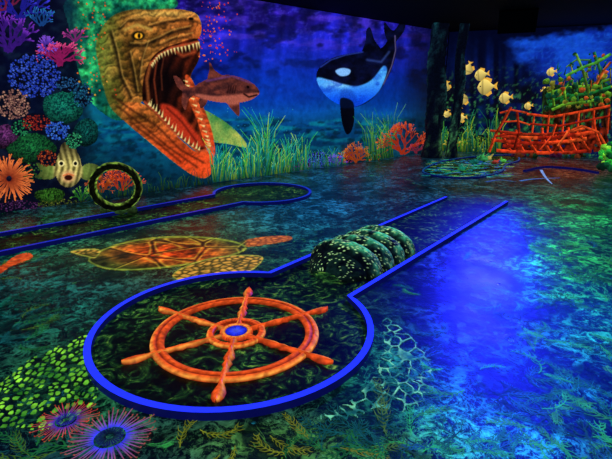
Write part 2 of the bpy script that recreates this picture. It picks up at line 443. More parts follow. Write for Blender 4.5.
def mosa(X, Y):
    n = fbm(X / 9, Y / 9, 31); nf = fbm(X / 3.2, Y / 3.2, 35, 3)
    wr = .5 + .5 * np.sin((X * .35 + Y * .9) * .9 + n * 16)
    sc_ = np.clip(.48 + .55 * nf + .45 * wr, .25, 1.2)
    col = mix2((8, 80, 66), (50, 200, 110), X, np.clip((n - .35) * 2.6, 0, 1)) * np.clip(.35 + nf * 1.2, .3, 1.2)[..., None]
    col = mix(col, (10, 40, 60), np.clip((82 - X) / 14, 0, .8))
    m = mask(X, Y, FL)
    fcol = mix2((40, 120, 60), (200, 200, 90), X, np.clip(n * 1.2 - .1, 0, 1))
    col = col * (1 - m[..., None]) + fcol * m[..., None]
    m = mask(X, Y, UP)
    h = mix2((70, 48, 14), (192, 122, 50), X, np.clip((n - .3) * 2.2, 0, 1))
    h = mix(h, (206, 96, 40), np.clip((X - 146) / 50, 0, 1) * .6)
    h = mix(h, (84, 130, 48), np.clip((126 - X) / 26, 0, 1) * .65)
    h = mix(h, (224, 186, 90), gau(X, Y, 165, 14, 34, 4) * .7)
    h = h * sc_[..., None]
    dkc = (20, 14, 6)
    for gl, w_ in (([(128, 46), (142, 46), (156, 40), (170, 33), (188, 29)], 3.4), ([(110, 34), (116, 56), (120, 78), (130, 98)], 3.4), ([(128, 54), (132, 72), (136, 94)], 2.6),
                   ([(146, 28), (160, 24), (180, 20), (196, 22)], 2), ([(146, 44), (140, 62), (138, 80)], 2), ([(118, 30), (126, 22), (142, 20)], 2.4), ([(158, 46), (172, 40), (190, 36)], 1.6)):
        h = mix(h, dkc, line(X, Y, gl, w_, 3) * .75)
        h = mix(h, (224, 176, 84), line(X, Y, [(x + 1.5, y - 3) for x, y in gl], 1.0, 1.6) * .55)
    h = mix(h, (200, 160, 70), line(X, Y, [(124, 30), (136, 25), (150, 30)], 3, 2) * .8)
    col = col * (1 - m[..., None]) + h * m[..., None]
    m = mask(X, Y, MO)
    g = np.clip((X - 150) / 55, 0, 1)
    mo = mix2((30, 8, 4), (160, 54, 20), X, g * np.clip(n * 1.5 - .2, 0, 1))
    st = .5 + .5 * np.sin((X * .55 + Y * .25) + 5 * n)
    mo = mo * (0.4 + .75 * st)[..., None]
    mo = mix(mo, (8, 3, 3), gau(X, Y, 165, 82, 14, 24) * .97)
    mo = mix(mo, (170, 90, 40), line(X, Y, [(150, 62), (146, 80), (148, 102)], 3, 2) * .7)
    mo = mix(mo, (150, 60, 30), line(X, Y, [(156, 60), (153, 80), (156, 104)], 1.6, 1.5) * .7)
    mo = mix(mo, (130, 56, 30), line(X, Y, [(163, 56), (160, 72), (161, 90)], 1.2, 1.5) * .6)
    mo = mix(mo, (180, 74, 36), line(X, Y, [(172, 50), (182, 56), (194, 52)], 3, 3) * .8)
    tg = mask(X, Y, [(160, 104), (174, 108), (190, 126), (203, 144), (194, 146), (176, 132), (162, 116)], 3)
    mo = mix(mo, (206, 54, 28), tg * .85)
    mo = mix(mo, (80, 16, 8), line(X, Y, [(166, 108), (180, 121), (196, 142)], 1.6, 2) * .8)
    col = col * (1 - m[..., None]) + mo * m[..., None]
    for P, a, b in ((LJ, (90, 54, 16), (216, 112, 46)), (FJ, (130, 40, 14), (226, 88, 36))):
        m = mask(X, Y, P)
        j = mix2(a, b, X, np.clip((n - .25) * 2, 0, 1)) * sc_[..., None]
        j = mix(j, (250, 66, 26), np.clip((Y - 118) / 40, 0, 1) * .75 * np.clip(sc_, 0, 1))
        j = mix(j, (60, 110, 40), np.clip((128 - X) / 24, 0, 1) * .6)
        col = col * (1 - m[..., None]) + j * m[..., None]
    for gl in ([(116, 106), (140, 124), (166, 146), (196, 167)], [(112, 96), (134, 112), (156, 126), (180, 150), (202, 162)], [(130, 122), (156, 142), (180, 162)]):
        col = mix(col, (40, 14, 6), line(X, Y, gl, 1.8, 2.4) * .7)
    for gl in ([(150, 64), (158, 55), (170, 48), (184, 45), (197, 42)], [(144, 102), (156, 113), (170, 129), (184, 142), (197, 151), (206, 150)], [(186, 78), (196, 104), (206, 130), (211, 150)]):
        col = mix(col, (200, 84, 46), line(X, Y, gl, 2.4, 1.5) * .8)
    def tooth(x, y, dx, dy, w):
        nonlocal col
        L_ = math.hypot(dx, dy); nx, ny = -dy / L_ * w, dx / L_ * w
        mm = np.clip(sdpoly(X, Y, [(x + nx, y + ny), (x + dx, y + dy), (x - nx, y - ny)]) / .8 + .5, 0, 1)
        col = mix(col, (236, 214, 136), mm)
    up = smooth([(151, 64), (158, 55), (170, 49), (184, 46), (198, 42)], 4, False)
    for i, (x, y) in enumerate(up): tooth(x, y, 1.0, 4 + 4.5 * (i / len(up)) * (1 if i % 2 else .7), 1.1)
    lo = smooth([(148, 105), (158, 114), (171, 128), (184, 141), (198, 150)], 4, False)
    for i, (x, y) in enumerate(lo): tooth(x, y, 1.2, -4.5 - 3 * (i % 2), 1.1)
    fj = smooth([(187, 82), (196, 106), (206, 132), (210, 146)], 4, False)
    for i, (x, y) in enumerate(fj): tooth(x, y, -5.0, -2.0, 1.0)
    col = mix(col, (12, 12, 5), ell(X, Y, 137, 36, 6.5, 4.6, .4))
    col = mix(col, (255, 180, 40), ell(X, Y, 137.5, 36, 4.0, 3.0, .3))
    col = mix(col, (8, 6, 2), ell(X, Y, 138, 36, 1.5, 2.6, .4))
    col = mix(col, (14, 10, 4), ell(X, Y, 190, 19, 2.6, 1.6, .4))
    return col
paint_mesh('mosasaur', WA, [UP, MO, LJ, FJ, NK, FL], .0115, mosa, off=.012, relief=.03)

SB = [(258, 92), (252, 84), (240, 78), (226, 75), (212, 77), (200, 82), (190, 88), (183, 90), (190, 95), (202, 99), (216, 102), (232, 103), (246, 101), (254, 97)]
SD = [(221, 77), (213, 70), (208, 62), (208, 70), (206, 80), (213, 84)]
STL = [(192, 88), (184, 86), (178, 78), (172, 76), (176, 87), (181, 92), (180, 102), (184, 110), (187, 100), (192, 95)]
SP = [(236, 98), (238, 108), (237, 116), (229, 108), (224, 99)]
SP2 = [(206, 98), (204, 105), (199, 108), (198, 99)]
def shark(X, Y):
    n = fbm(X / 6, Y / 4, 41)
    col = mix2((50, 24, 26), (130, 60, 46), X, np.clip((n - .2) * 1.6, 0, 1))
    col = mix(col, (190, 100, 80), mask(X, Y, [(258, 93), (240, 94), (216, 96), (194, 94), (204, 100), (230, 105), (250, 101)], 2) * .8)
    col = mix(col, (110, 60, 130), line(X, Y, [(250, 83), (230, 76), (205, 81)], 2, 2) * .7)
    col = mix(col, (30, 8, 8), line(X, Y, [(255, 95), (247, 97), (242, 94)], 1.6, 1))
    col = mix(col, (10, 4, 4), ell(X, Y, 246, 87, 1.5, 1.3))
    for k in range(4): col = mix(col, (40, 14, 12), line(X, Y, [(234 - 2.4 * k, 86), (232.5 - 2.4 * k, 93)], .9, .8))
    return col
paint_mesh('shark', WA, [SB, SD, STL, SP, SP2], .0115, shark, off=.05, relief=.02)

OB = [(316, 77), (318, 69), (326, 61), (338, 56), (352, 53), (365, 51), (377, 50), (385, 44), (389, 35), (394, 35), (396, 48), (393, 64), (385, 82), (373, 98), (356, 107), (340, 105), (327, 97), (319, 87)]
OD = [(362, 54), (365, 42), (366, 30), (370, 28), (374, 40), (381, 52)]
OF = [(388, 42), (384, 33), (384, 22), (390, 29), (394, 30), (400, 22), (405, 18), (404, 30), (397, 40), (393, 44)]
OP = [(340, 98), (352, 102), (354, 118), (351, 131), (346, 134), (342, 124), (340, 110)]
def orca(X, Y):
    n = fbm(X / 8, Y / 6, 51)
    col = mix2((3, 4, 18), (10, 16, 60), X, np.clip((n - .35) * 2, 0, 1))
    b = mask(X, Y, [(316, 78), (328, 80), (342, 84), (356, 86), (370, 80), (382, 66), (386, 72), (378, 92), (362, 104), (350, 108), (334, 106), (320, 92)], 1.5)
    g = np.clip((Y - 78) / 22, 0, 1)
    bc = mix2((80, 180, 255), (10, 84, 245), X, g)
    bc = mix(bc, (140, 215, 255), gau(X, Y, 338, 85, 16, 3.5) * .8)
    bc = mix(bc, (8, 50, 190), np.clip((n - .5) * 5, 0, 1) * .5)
    dark = mask(X, Y, [(340, 90), (352, 92), (358, 110), (340, 108)], 3) * .35
    bc = mix(bc, (8, 30, 130), dark)
    col = col * (1 - b[..., None]) + bc * b[..., None]
    col = mix(col, (130, 190, 255), mask(X, Y, [(334, 71), (341, 68), (349, 70), (347, 75), (339, 76)], 1))
    col = mix(col, (60, 90, 170), line(X, Y, [(366, 60), (380, 62), (388, 52)], 2, 2) * .6)
    col = mix(col, (50, 80, 210), line(X, Y, [(320, 67), (330, 60), (345, 55), (362, 52)], 1.2, 1.2) * .7)
    col = mix(col, (90, 80, 130), line(X, Y, [(394, 36), (395, 50), (391, 66), (383, 84)], 1.4, 1) * .9)
    col = mix(col, (2, 3, 12), mask(X, Y, OP, 1) * .85)
    col = mix(col, (120, 160, 240), line(X, Y, [(318, 79), (330, 81), (338, 84)], .8, .8) * .8)
    return col
paint_mesh('orca', WA, [OB, OD, OF, OP], .013, orca, off=.012, relief=.03)

PB = [(67, 148), (76, 152), (80, 162), (81, 173), (76, 183), (68, 187), (60, 184), (55, 174), (55, 162), (59, 152)]
PL = [(56, 168), (47, 164), (35, 163), (39, 171), (34, 177), (45, 179), (54, 177)]
PR = [(80, 168), (88, 163), (98, 166), (94, 172), (98, 179), (88, 180), (80, 177)]
PT = [(60, 153), (61, 144), (67, 142), (73, 145), (75, 153)]
def puff(X, Y):
    n = fbm(X / 3, Y / 3, 61); st = .5 + .5 * np.sin(X * 1.1 + np.abs(Y - 166) * .25)
    col = mix2((66, 60, 26), (220, 204, 116), X, np.clip(st * .8 + n * .5, 0, 1))
    col = mix(col, (130, 170, 70), np.clip((np.abs(X - 67) - 13) / 3, 0, 1) * .8)
    col = col * np.clip(1.25 - np.hypot((X - 67) / 38, (Y - 168) / 26), .4, 1)[..., None]
    col = mix(col, (240, 180, 120), ell(X, Y, 67, 176, 7, 6, .6) * .8)
    col = mix(col, (50, 12, 8), ell(X, Y, 67, 177, 4, 2.8, .3)); col = mix(col, (220, 110, 60), line(X, Y, [(62, 175), (67, 173), (72, 175)], 1.2))
    for ex in (60, 74):
        col = mix(col, (250, 236, 160), ell(X, Y, ex, 163, 3.0, 3.0)); col = mix(col, (10, 10, 10), ell(X, Y, ex, 163, 1.8, 1.9))
    return col
paint_mesh('pufferfish', WA, [PB, PL, PR, PT], .009, puff, off=.04, relief=.04)

# ------------------------------------------------------------------ corals on the mural
def branch(mb, surf, x, y, ang, L_, w, dep, c0, c1, spread=.5, off=.02, kids=2):
    x1 = x + math.cos(ang) * L_; y1 = y - math.sin(ang) * L_
    bend = random.uniform(-.2, .2); xm = (x + x1) / 2 - math.sin(ang) * L_ * bend; ym = (y + y1) / 2 - math.cos(ang) * L_ * bend
    met = surf is FLOOR
    mb.stroke(surf, [(x, y), (xm, ym), (x1, y1)], w, w * .72, c0, c1 if dep == 0 else c0, off=off, metric=met)
    if dep == 0:
        mb.dot(surf, x1, y1, w * .5, c1, off=off + (.012 if not met else 0), n=7, metric=met); return
    for k in range(kids + (random.random() < .35)):
        branch(mb, surf, x1, y1, ang + random.uniform(-spread, spread) + (k - (kids - 1) / 2) * spread, L_ * random.uniform(.65, .85), w * .74, dep - 1, c0, c1, spread, off, kids)
def staghorn(name, surf, x, y, L_, w, c0, c1, n=5, dep=3, spread=.5, off=.02, fan=2.2):
    mb = MB()
    for k in range(n):
        branch(mb, surf, x + random.uniform(-1, 1) * L_ * .25, y, math.pi / 2 + fan * ((k + .5) / n - .5), L_ * random.uniform(.8, 1.1), w, dep, c0, c1, spread, off)
    return mb.done(name)
def polyps(name, surf, x, y, rx, ry, c0, c1, n=120, r=1.3, off=.02, base=(8, 12, 30)):
    mb = MB()
    for k in range(26):
        a = 2 * math.pi * k / 26; mb.dot(surf, x + rx * .72 * math.cos(a) * random.uniform(.4, 1), y + ry * .72 * math.sin(a) * random.uniform(.4, 1), rx * .34, base, off=off - .012, n=9)
    for k in range(n):
        a = random.uniform(0, 6.28); q = math.sqrt(random.random())
        t = random.random(); c = tuple(np.array(c0) * (1 - t) + np.array(c1) * t)
        px, py = x + rx * q * math.cos(a), y + ry * q * math.sin(a)
        mb.dot(surf, px, py, r * random.uniform(.5, 1.2), c, off=off, n=7, rc=tuple(np.array(c) * .35))
    return mb.done(name)
def brain(name, surf, x, y, rx, ry, c0, c1, sc_=3.2, off=.02):
    P = [(x + rx * math.cos(a) * random.uniform(.85, 1.1), y + ry * math.sin(a) * random.uniform(.85, 1.1)) for a in np.linspace(0, 6.28, 11)[:-1]]
    def fn(X, Y):
        n = fbm(X / sc_ * 1.0 + x, Y / sc_ + y, 3, 2); s_ = .5 + .5 * np.sin(n * 26)
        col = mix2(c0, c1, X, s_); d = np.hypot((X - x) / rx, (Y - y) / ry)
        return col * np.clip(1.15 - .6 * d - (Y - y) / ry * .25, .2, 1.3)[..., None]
    return paint_mesh(name, surf, [P], .012, fn, off=off, relief=.03)
def anemone(name, surf, x, y, r, c0, c1, n=60, w=1.4, off=.02, ry=None):
    mb = MB(); ry = ry or r
    for k in range(n):
        a = random.uniform(0, 6.28); L_ = random.uniform(.6, 1.05); bd = random.uniform(-.35, .35)
        pts = [(x + r * .12 * math.cos(a), y + ry * .12 * math.sin(a)), (x + r * .6 * L_ * math.cos(a + bd * .5), y + ry * .6 * L_ * math.sin(a + bd * .5)), (x + r * L_ * math.cos(a + bd), y + ry * L_ * math.sin(a + bd))]
        mb.stroke(surf, pts, w, w * .6, c0, c1, off=off); mb.dot(surf, *pts[-1], w * .55, c1, off=off + .012, n=7)
    return mb.done(name)

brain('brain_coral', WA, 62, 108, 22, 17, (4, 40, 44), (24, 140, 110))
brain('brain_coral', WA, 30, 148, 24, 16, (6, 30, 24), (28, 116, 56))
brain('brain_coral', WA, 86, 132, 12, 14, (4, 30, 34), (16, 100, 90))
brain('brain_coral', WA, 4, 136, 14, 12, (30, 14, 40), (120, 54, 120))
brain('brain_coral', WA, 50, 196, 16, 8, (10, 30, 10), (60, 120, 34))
staghorn('staghorn_coral', WA, 8, 52, 13, 3.4, (50, 20, 110), (120, 50, 190), 6, 3, off=.03)
staghorn('staghorn_coral', WA, 20, 20, 12, 3.0, (26, 26, 130), (60, 60, 220), 5, 3, off=.03)
staghorn('staghorn_coral', WA, 58, 66, 10, 2.6, (130, 22, 80), (236, 80, 140), 7, 3, off=.045)
staghorn('staghorn_coral', WA, 74, 42, 6, 1.6, (110, 34, 100), (200, 70, 160), 6, 2, off=.045)
staghorn('staghorn_coral', WA, 2, 12, 10, 2.4, (100, 26, 60), (180, 60, 90), 5, 2, off=.03)
staghorn('staghorn_coral', WA, 40, 26, 8, 1.8, (20, 60, 120), (40, 120, 190), 6, 2, off=.03)
polyps('polyp_coral', WA, 33, 76, 26, 22, (24, 50, 190), (80, 120, 255), 420, 1.3, off=.06)
polyps('polyp_coral', WA, 12, 104, 17, 15, (120, 76, 80), (230, 170, 140), 220, 1.2, off=.07)
polyps('polyp_coral', WA, 56, 130, 12, 9, (30, 70, 220), (80, 150, 255), 120, 1.2, off=.07)
polyps('polyp_coral', WA, 72, 140, 8, 8, (20, 110, 80), (80, 220, 140), 80, 1.1, off=.07)
polyps('polyp_coral', WA, 82, 96, 10, 12, (18, 60, 110), (40, 140, 170), 100, 1.2, off=.05)
polyps('polyp_coral', WA, 35, 122, 14, 8, (120, 26, 30), (220, 70, 50), 110, 1.0, off=.07)
polyps('polyp_coral', WA, 20, 128, 10, 8, (20, 100, 70), (60, 200, 120), 70, 1.0, off=.07)
polyps('polyp_coral', WA, 66, 84, 12, 7, (20, 70, 120), (60, 130, 200), 80, 1.0, off=.05)
polyps('polyp_coral', WA, 30, 172, 14, 9, (20, 70, 40), (80, 150, 60), 80, 1.0, off=.05)
polyps('polyp_coral', WA, 62, 204, 26, 5, (30, 60, 20), (130, 140, 50), 140, .9, off=.03)
polyps('polyp_coral', WA, 20, 206, 22, 6, (60, 20, 60), (110, 60, 130), 110, .9, off=.03)
polyps('polyp_coral', WA, 46, 158, 10, 8, (110, 30, 20), (220, 96, 50), 70, 1.0, off=.06)
anemone('sea_anemone', WA, 8, 178, 24, (120, 40, 22), (240, 124, 60), 120, 1.3, off=.06)
anemone('sea_anemone', WA, 46, 46, 10, (50, 30, 120), (130, 80, 220), 50, 1.2, off=.04)
staghorn('staghorn_coral', WA, 120, 190, 8, 1.8, (150, 44, 20), (255, 100, 50), 8, 3, off=.03)
staghorn('staghorn_coral', WA, 101, 192, 7, 1.5, (120, 50, 16), (230, 110, 40), 7, 3, off=.03)
staghorn('staghorn_coral', WA, 80, 200, 6, 1.4, (30, 90, 30), (110, 180, 60), 6, 2, off=.03)
staghorn('fan_coral', WA, 401, 154, 11, 2.0, (150, 40, 16), (230, 90, 40), 9, 3, .42, off=.04)
staghorn('fan_coral', WA, 355, 163, 7, 1.7, (140, 56, 16), (220, 116, 40), 8, 3, .45, off=.04)
staghorn('fan_coral', WA, 415, 153, 5, 1.6, (110, 30, 50), (190, 66, 90), 5, 2, .45, off=.04)
staghorn('fan_coral', WA, 335, 165, 5, 1.3, (70, 40, 150), (130, 90, 240), 7, 2, .5, off=.04)
polyps('polyp_coral', WA, 318, 160, 12, 8, (40, 50, 190), (100, 130, 255), 150, 1.0, off=.04)
polyps('polyp_coral', WA, 298, 166, 12, 6, (80, 30, 130), (170, 80, 190), 100, .9, off=.04)
polyps('polyp_coral', WA, 372, 157, 9, 6, (20, 80, 70), (60, 180, 140), 80, .9, off=.04)
polyps('polyp_coral', WA, 262, 170, 12, 5, (20, 60, 90), (50, 140, 140), 80, .9, off=.04)
polyps('polyp_coral', WA, 345, 158, 8, 5, (130, 30, 60), (210, 70, 110), 60, .9, off=.04)

def grass(name, surf, x0, x1, yb, hmin, hmax, n, cols, w=1.3, off=.03, d=0):
    mb = MB()
    for k in range(n):
        x = random.uniform(x0, x1); t = (x - x0) / (x1 - x0); y = yb[0] + (yb[1] - yb[0]) * t
        h = random.uniform(hmin, hmax) * (0.35 + 1.1 * float(vnoise(np.array(x / 7.0), np.array(1.0), 2))); s_ = random.uniform(-.3, .3)
        c = random.choice(cols)
        mb.stroke(surf, [(x, y), (x + s_ * h * .3, y - h * .4), (x + s_ * h * .5, y - h * .75), (x + s_ * h * 1.2, y - h)], w * random.uniform(.6, 1.3), w * .3, tuple(np.array(c) * .4), c, off=off + random.choice((0, .015)))
    return mb.done(name)
G1 = [(24, 140, 90), (60, 200, 90), (160, 230, 80), (16, 130, 140), (40, 190, 170)]
grass('sea_grass', WA, 212, 258, (182, 176), 10, 40, 210, G1, w=1.3)
grass('sea_grass', WA, 255, 305, (177, 171), 14, 54, 210, G1, w=1.3)
grass('sea_grass', WA, 303, 345, (172, 166), 8, 30, 120, [(20, 100, 130), (30, 130, 190), (70, 180, 90)], w=1.1)
grass('sea_grass', WA, 365, 392, (161, 157), 10, 50, 100, [(30, 140, 70), (110, 190, 60), (20, 100, 90)], w=1.1)
grass('sea_grass', WA, 78, 210, (203, 183), 3, 14, 200, [(16, 70, 50), (50, 100, 34), (16, 54, 70)], w=1.0)
mb = MB()
for k in range(70):
    x = random.gauss(92, 9); y = random.uniform(2, 95); mb.dot(WA, x, y, random.uniform(.4, 1.1), random.choice([(230, 110, 40), (220, 160, 60), (200, 60, 30)]), off=.09, n=7)
for k in range(110):
    x = random.gauss(212, 10); y = random.uniform(2, 62); mb.dot(WA, x, y, random.uniform(.35, 1.1), random.choice([(230, 70, 40), (200, 50, 60), (240, 120, 60)]), off=.02, n=7)
for k in range(50):
    mb.dot(WA, random.uniform(205, 300), random.uniform(100, 150), random.uniform(.3, .7), (40, 150, 190), off=.02, n=7)
mb.done('bubbles')

# ------------------------------------------------------------------ rock pillars at the corner
def pillar(name, px, py, r, seed):
    a, b, _ = FLOOR.locate(px, py); n = 22; m = 60; vs = []; cs = []
    for i in range(m):
        z = CEIL * i / (m - 1) * .999
        for k in range(n):
            g = 2 * math.pi * k / n
            q = float(fbm(np.array(math.cos(g) * 1.4 + seed), np.array(z * 2.2 + math.sin(g) * 1.4), seed, 4))
            rr = r * (1 + .8 * (q - .5) * 2 + .35 * math.exp(-z * 4))
            vs.append((a + rr * math.cos(g), b + rr * math.sin(g), z))
            t = max(0, (q - .52) * 5) * random.random(); low = math.exp(-z * 1.1)
            cs.append(tuple(np.array((3, 6, 18)) + np.array((12, 46, 46)) * t + np.array((80, 120, 10)) * low * t))
    fs = [(i * n + k, i * n + (k + 1) % n, (i + 1) * n + (k + 1) % n, (i + 1) * n + k) for i in range(m - 1) for k in range(n)]
    fs += [tuple(range(n))[::-1], tuple((m - 1) * n + k for k in range(n))]
    make_obj(name, vs, fs, cs, [M_ROCK], shade=True)
pillar('rock_pillar', 431, 157, .20, 3)
pillar('rock_pillar', 452, 157, .12, 8)
grass('sea_grass', WB, 436, 500, (153, 152), 8, 36, 190, [(70, 160, 50), (150, 190, 50), (20, 100, 60), (30, 130, 100)], w=1.3, off=.05)
polyps('polyp_coral', WB, 462, 132, 12, 12, (20, 60, 50), (70, 150, 60), 120, 1.0, off=.05)
polyps('polyp_coral', WB, 478, 144, 16, 8, (40, 90, 20), (160, 190, 60), 130, 1.0, off=.06)
staghorn('fan_coral', WB, 452, 150, 5, 1.3, (100, 90, 20), (210, 190, 70), 6, 2, .5, off=.07)

# pale yellow reef fish on the back wall
def reef_fish(surf, px, py, L_, ang, flip):
    a, b, t = surf.locate(px, py, .12); k = float(t) / F * L_
    mb = MB(); vs = []; cs = []; n = 14; m = 11
    prof = [0.04, .26, .38, .45, .48, .46, .41, .32, .2, .10, .07]
    ca, sa = math.cos(ang), math.sin(ang)
    def put(u, v, d):
        u *= flip; return surf.to3d(a + k * (u * ca - v * sa), b + k * (u * sa + v * ca), .12 + d * k)
    for i in range(m):
        u = -.5 + i / (m - 1)
        for q in range(n):
            g = 2 * math.pi * q / n; v = prof[i] * math.sin(g)
            vs.append(put(u, v, prof[i] * .38 * math.cos(g)))
            st = 1.0 if i != 3 else .72
            cs.append(tuple(np.array((255, 226, 120)) * st * (.82 + .2 * math.sin(g))))
    fs = [(i * n + q, i * n + (q + 1) % n, (i + 1) * n + (q + 1) % n, (i + 1) * n + q) for i in range(m - 1) for q in range(n)]
    mb.add(vs, fs, cs)
    yc = (226, 170, 60)
    for P in ([(.42, .05), (.68, .24), (.62, 0), (.68, -.24), (.42, -.05)], [(-.2, .4), (.05, .58), (.35, .44), (.3, .25)], [(-.1, -.42), (.1, -.58), (.35, -.42), (.3, -.25)]):
        mb.add([put(u, v, .02) for u, v in P], [tuple(range(len(P)))], yc)
    e = [put(-.33 + .04 * math.cos(g), .07 + .045 * math.sin(g), .17) for g in np.linspace(0, 6.28, 9)[:-1]]
    mb.add(e, [tuple(range(8))], (10, 10, 10))
    mb.beam(put(0, 0, 0), put(0, 0, 0) - surf.n * (.113), .015, .015, (20, 20, 20))
    mb.done('butterflyfish', M_FISH, shade=False)
for (x, y, l, a_, f_) in ((468, 69, 11, 1.3, 1), (481, 75, 12, .2, 1), (486, 87, 16, .1, 1), (462, 100, 12, 1.4, -1), (446, 87, 9, 1.3, 1), (461, 118, 9, .2, 1), (505, 98, 11, .2, 1), (551, 72, 8, .2, 1), (447, 114, 7, 1.2, 1), (528, 106, 7, .2, 1), (545, 90, 6, .2, -1)):
    reef_fish(WB, x, y, l, a_, f_)

# ------------------------------------------------------------------ shipwreck
def wb(px, py, d):
    a, b, _ = WB.locate(px, py, d); p = WB.to3d(a, b, d); p[2] = max(p[2], .03); return p
ship = bpy.data.objects.new('shipwreck', None); sc.collection.objects.link(ship)
mb = MB(); OR = (222, 68, 28); RD = (150, 32, 16)
def poly_beam(mb, pts, d, w, h, col):
    for i in range(len(pts) - 1):
        mb.beam(wb(*pts[i], d), wb(*pts[i + 1], d), w, h, tuple(np.array(col) * random.uniform(.8, 1.15)))
gun = lambda x: 134 - max(0, (530 - x)) * .10 - max(0, x - 560) * .16
keel = lambda x: 151 + 3 * math.sin((x - 492) / 114 * 3.14)
for k, x in enumerate(np.arange(512, 612, 13)):
    pts = []
    for t in np.linspace(0, 1, 7):
        tt = t * (1.0, 1.18, .85, 1.3)[k % 4]
        y = keel(x) + (gun(x) - keel(x)) * tt; d = .35 + .4 * math.sin(t * 1.6)
        pts.append(wb(x - 9 * math.sin(t * 1.6), y, d))
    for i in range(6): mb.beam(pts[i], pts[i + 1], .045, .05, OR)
for j, t in enumerate((0.05, .3, .55, .8, 1.0)):
    d = .40 + .4 * math.sin(t * 1.6); xs = np.arange(497 + (j % 2) * 9, 611, 19)
    for i in range(len(xs) - 1):
        if t in (.3, .55) and random.random() < .3: continue
        y0 = keel(xs[i]) + (gun(xs[i]) - keel(xs[i])) * t; y1 = keel(xs[i + 1]) + (gun(xs[i + 1]) - keel(xs[i + 1])) * t
        mb.beam(wb(xs[i] - 7 * math.sin(t * 1.6), y0, d), wb(xs[i + 1] - 7 * math.sin(t * 1.6), y1 + random.uniform(-1, 1), d), .04, .085 if t < .9 else .06, random.choice((OR, RD, (170, 46, 22), (236, 84, 34))))
poly_beam(mb, [(489, 152), (496, 134), (505, 118), (511, 107)], .8, .055, .055, OR)
poly_beam(mb, [(500, 113), (512, 110), (527, 113)], .8, .045, .045, OR)
poly_beam(mb, [(494, 137), (508, 134), (522, 133)], .8, .05, .05, RD)
poly_beam(mb, [(514, 150), (519, 132), (517, 112)], .8, .05, .05, RD)
poly_beam(mb, [(503, 122), (518, 121), (530, 125)], .8, .04, .04, OR)
poly_beam(mb, [(527, 114), (552, 117), (580, 112), (610, 106)], .6, .05, .06, OR)
poly_beam(mb, [(530, 124), (560, 126), (590, 120), (610, 116)], .65, .04, .05, RD)
for x in range(532, 612, 15): poly_beam(mb, [(x, 134), (x + 2, 116 - (x - 534) * .1)], .62, .035, .035, OR)
poly_beam(mb, [(558, 146), (568, 132), (582, 126), (598, 132), (606, 146)], .85, .05, .05, (235, 84, 36))
poly_beam(mb, [(540, 150), (552, 136), (556, 124)], .85, .04, .04, OR)
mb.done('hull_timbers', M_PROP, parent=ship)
n1 = 44; n2 = 10; vs = []; cs = []
for i in range(n1):
    x = 506 + i / (n1 - 1) * 105
    for j in range(n2):
        t = j / (n2 - 1); y = keel(x) + (gun(x) - keel(x)) * t * .95; p = wb(x - 6 * t, y, .28 + .35 * math.sin(t * 1.6))
        vs.append(p); cs.append(tuple(np.array((136, 38, 18)) * random.uniform(.15, 1.0)))
fs = [(i * n2 + j, (i + 1) * n2 + j, (i + 1) * n2 + j + 1, i * n2 + j + 1) for i in range(n1 - 1) for j in range(n2 - 1) if random.random() > .10]
make_obj('hull_shell', vs, fs, cs, [M_PROP], parent=ship)
n1 = 36; n2 = 14; vs = []; cs = []
for i in range(n1):
    x = 542 + i / (n1 - 1) * 69
    for j in range(n2):
        t = j / (n2 - 1); y = 130 + (90 - (x - 542) * .14 - 130 + 5 * math.sin(x * .55) + 3 * math.sin(x * 1.3)) * t; vs.append(wb(x, y, .34))
        cs.append(tuple(np.array((70, 34, 18) if j < 7 else (30, 50, 24)) * random.uniform(.15, 1.0)) if random.random() < .85 else (30, 100, 44))
fs = [(i * n2 + j, (i + 1) * n2 + j, (i + 1) * n2 + j + 1, i * n2 + j + 1) for i in range(n1 - 1) for j in range(n2 - 1) if random.random() > .12]
make_obj('cabin_wall', vs, fs, cs, [M_PROP], parent=ship)
mb = MB(); GR = [(30, 120, 50), (100, 160, 40), (16, 90, 60), (160, 160, 50), (200, 90, 36), (20, 70, 40)]
poly_beam(mb, [(566, 76), (582, 68), (598, 62), (611, 54)], .5, .07, .07, (70, 150, 50))
poly_beam(mb, [(576, 54), (583, 70), (588, 92)], .5, .05, .05, (90, 140, 50))
poly_beam(mb, [(594, 52), (600, 70), (602, 96)], .45, .05, .05, (40, 110, 60))
for j, y in enumerate((82, 90, 98)):
    poly_beam(mb, [(548 + j * 2, y + 12), (565, y + 6), (588, y + 4), (611, y - 3)], .42 + .05 * j, .05, .07, random.choice(GR[:4]))
for x in range(554, 612, 12): poly_beam(mb, [(x, 106), (x - 2, 90 - (x - 552) * .1)], .5, .045, .045, random.choice(GR))
poly_beam(mb, [(568, 66), (576, 60), (590, 60)], .45, .04, .04, (70, 130, 50))
poly_beam(mb, [(596, 84), (604, 70), (611, 62)], .6, .05, .05, (190, 90, 36))
for k in range(90):
    x = random.uniform(544, 611); y = random.uniform(80, 110) - (x - 546) * .08; mb.blob(wb(x, y, random.uniform(.36, .58)), random.uniform(.02, .08), random.choice(GR), .5, 8, 6, k)
for k in range(40):
    x = random.uniform(570, 611); y = random.uniform(54, 78); mb.blob(wb(x, y, random.uniform(.38, .5)), random.uniform(.015, .05), random.choice(GR), .5, 8, 6, k)
for k in range(46):
    x = random.uniform(556, 611); y = random.uniform(66, 90); p = wb(x, y, .48); mb.tube([p, p + np.array([random.uniform(-.1, .1), 0, random.uniform(.06, .2)])], [.02, .006], random.choice(GR), 5)
for x in (556, 580, 604): mb.beam(wb(x, 100, .3), WB.to3d(WB.locate(x, 150)[0], .01, .3), .08, .08, (30, 20, 12))
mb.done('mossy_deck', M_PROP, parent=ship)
mb = MB()
for k in range(14):
    x = random.uniform(500, 590); a, b, _ = FLOOR.locate(x, 158); mb.blob((a, b + random.uniform(-.05, .2), .04), random.uniform(.04, .10), random.choice([(90, 40, 20), (24, 60, 34), (60, 20, 50)]), .4, 10, 7, k)
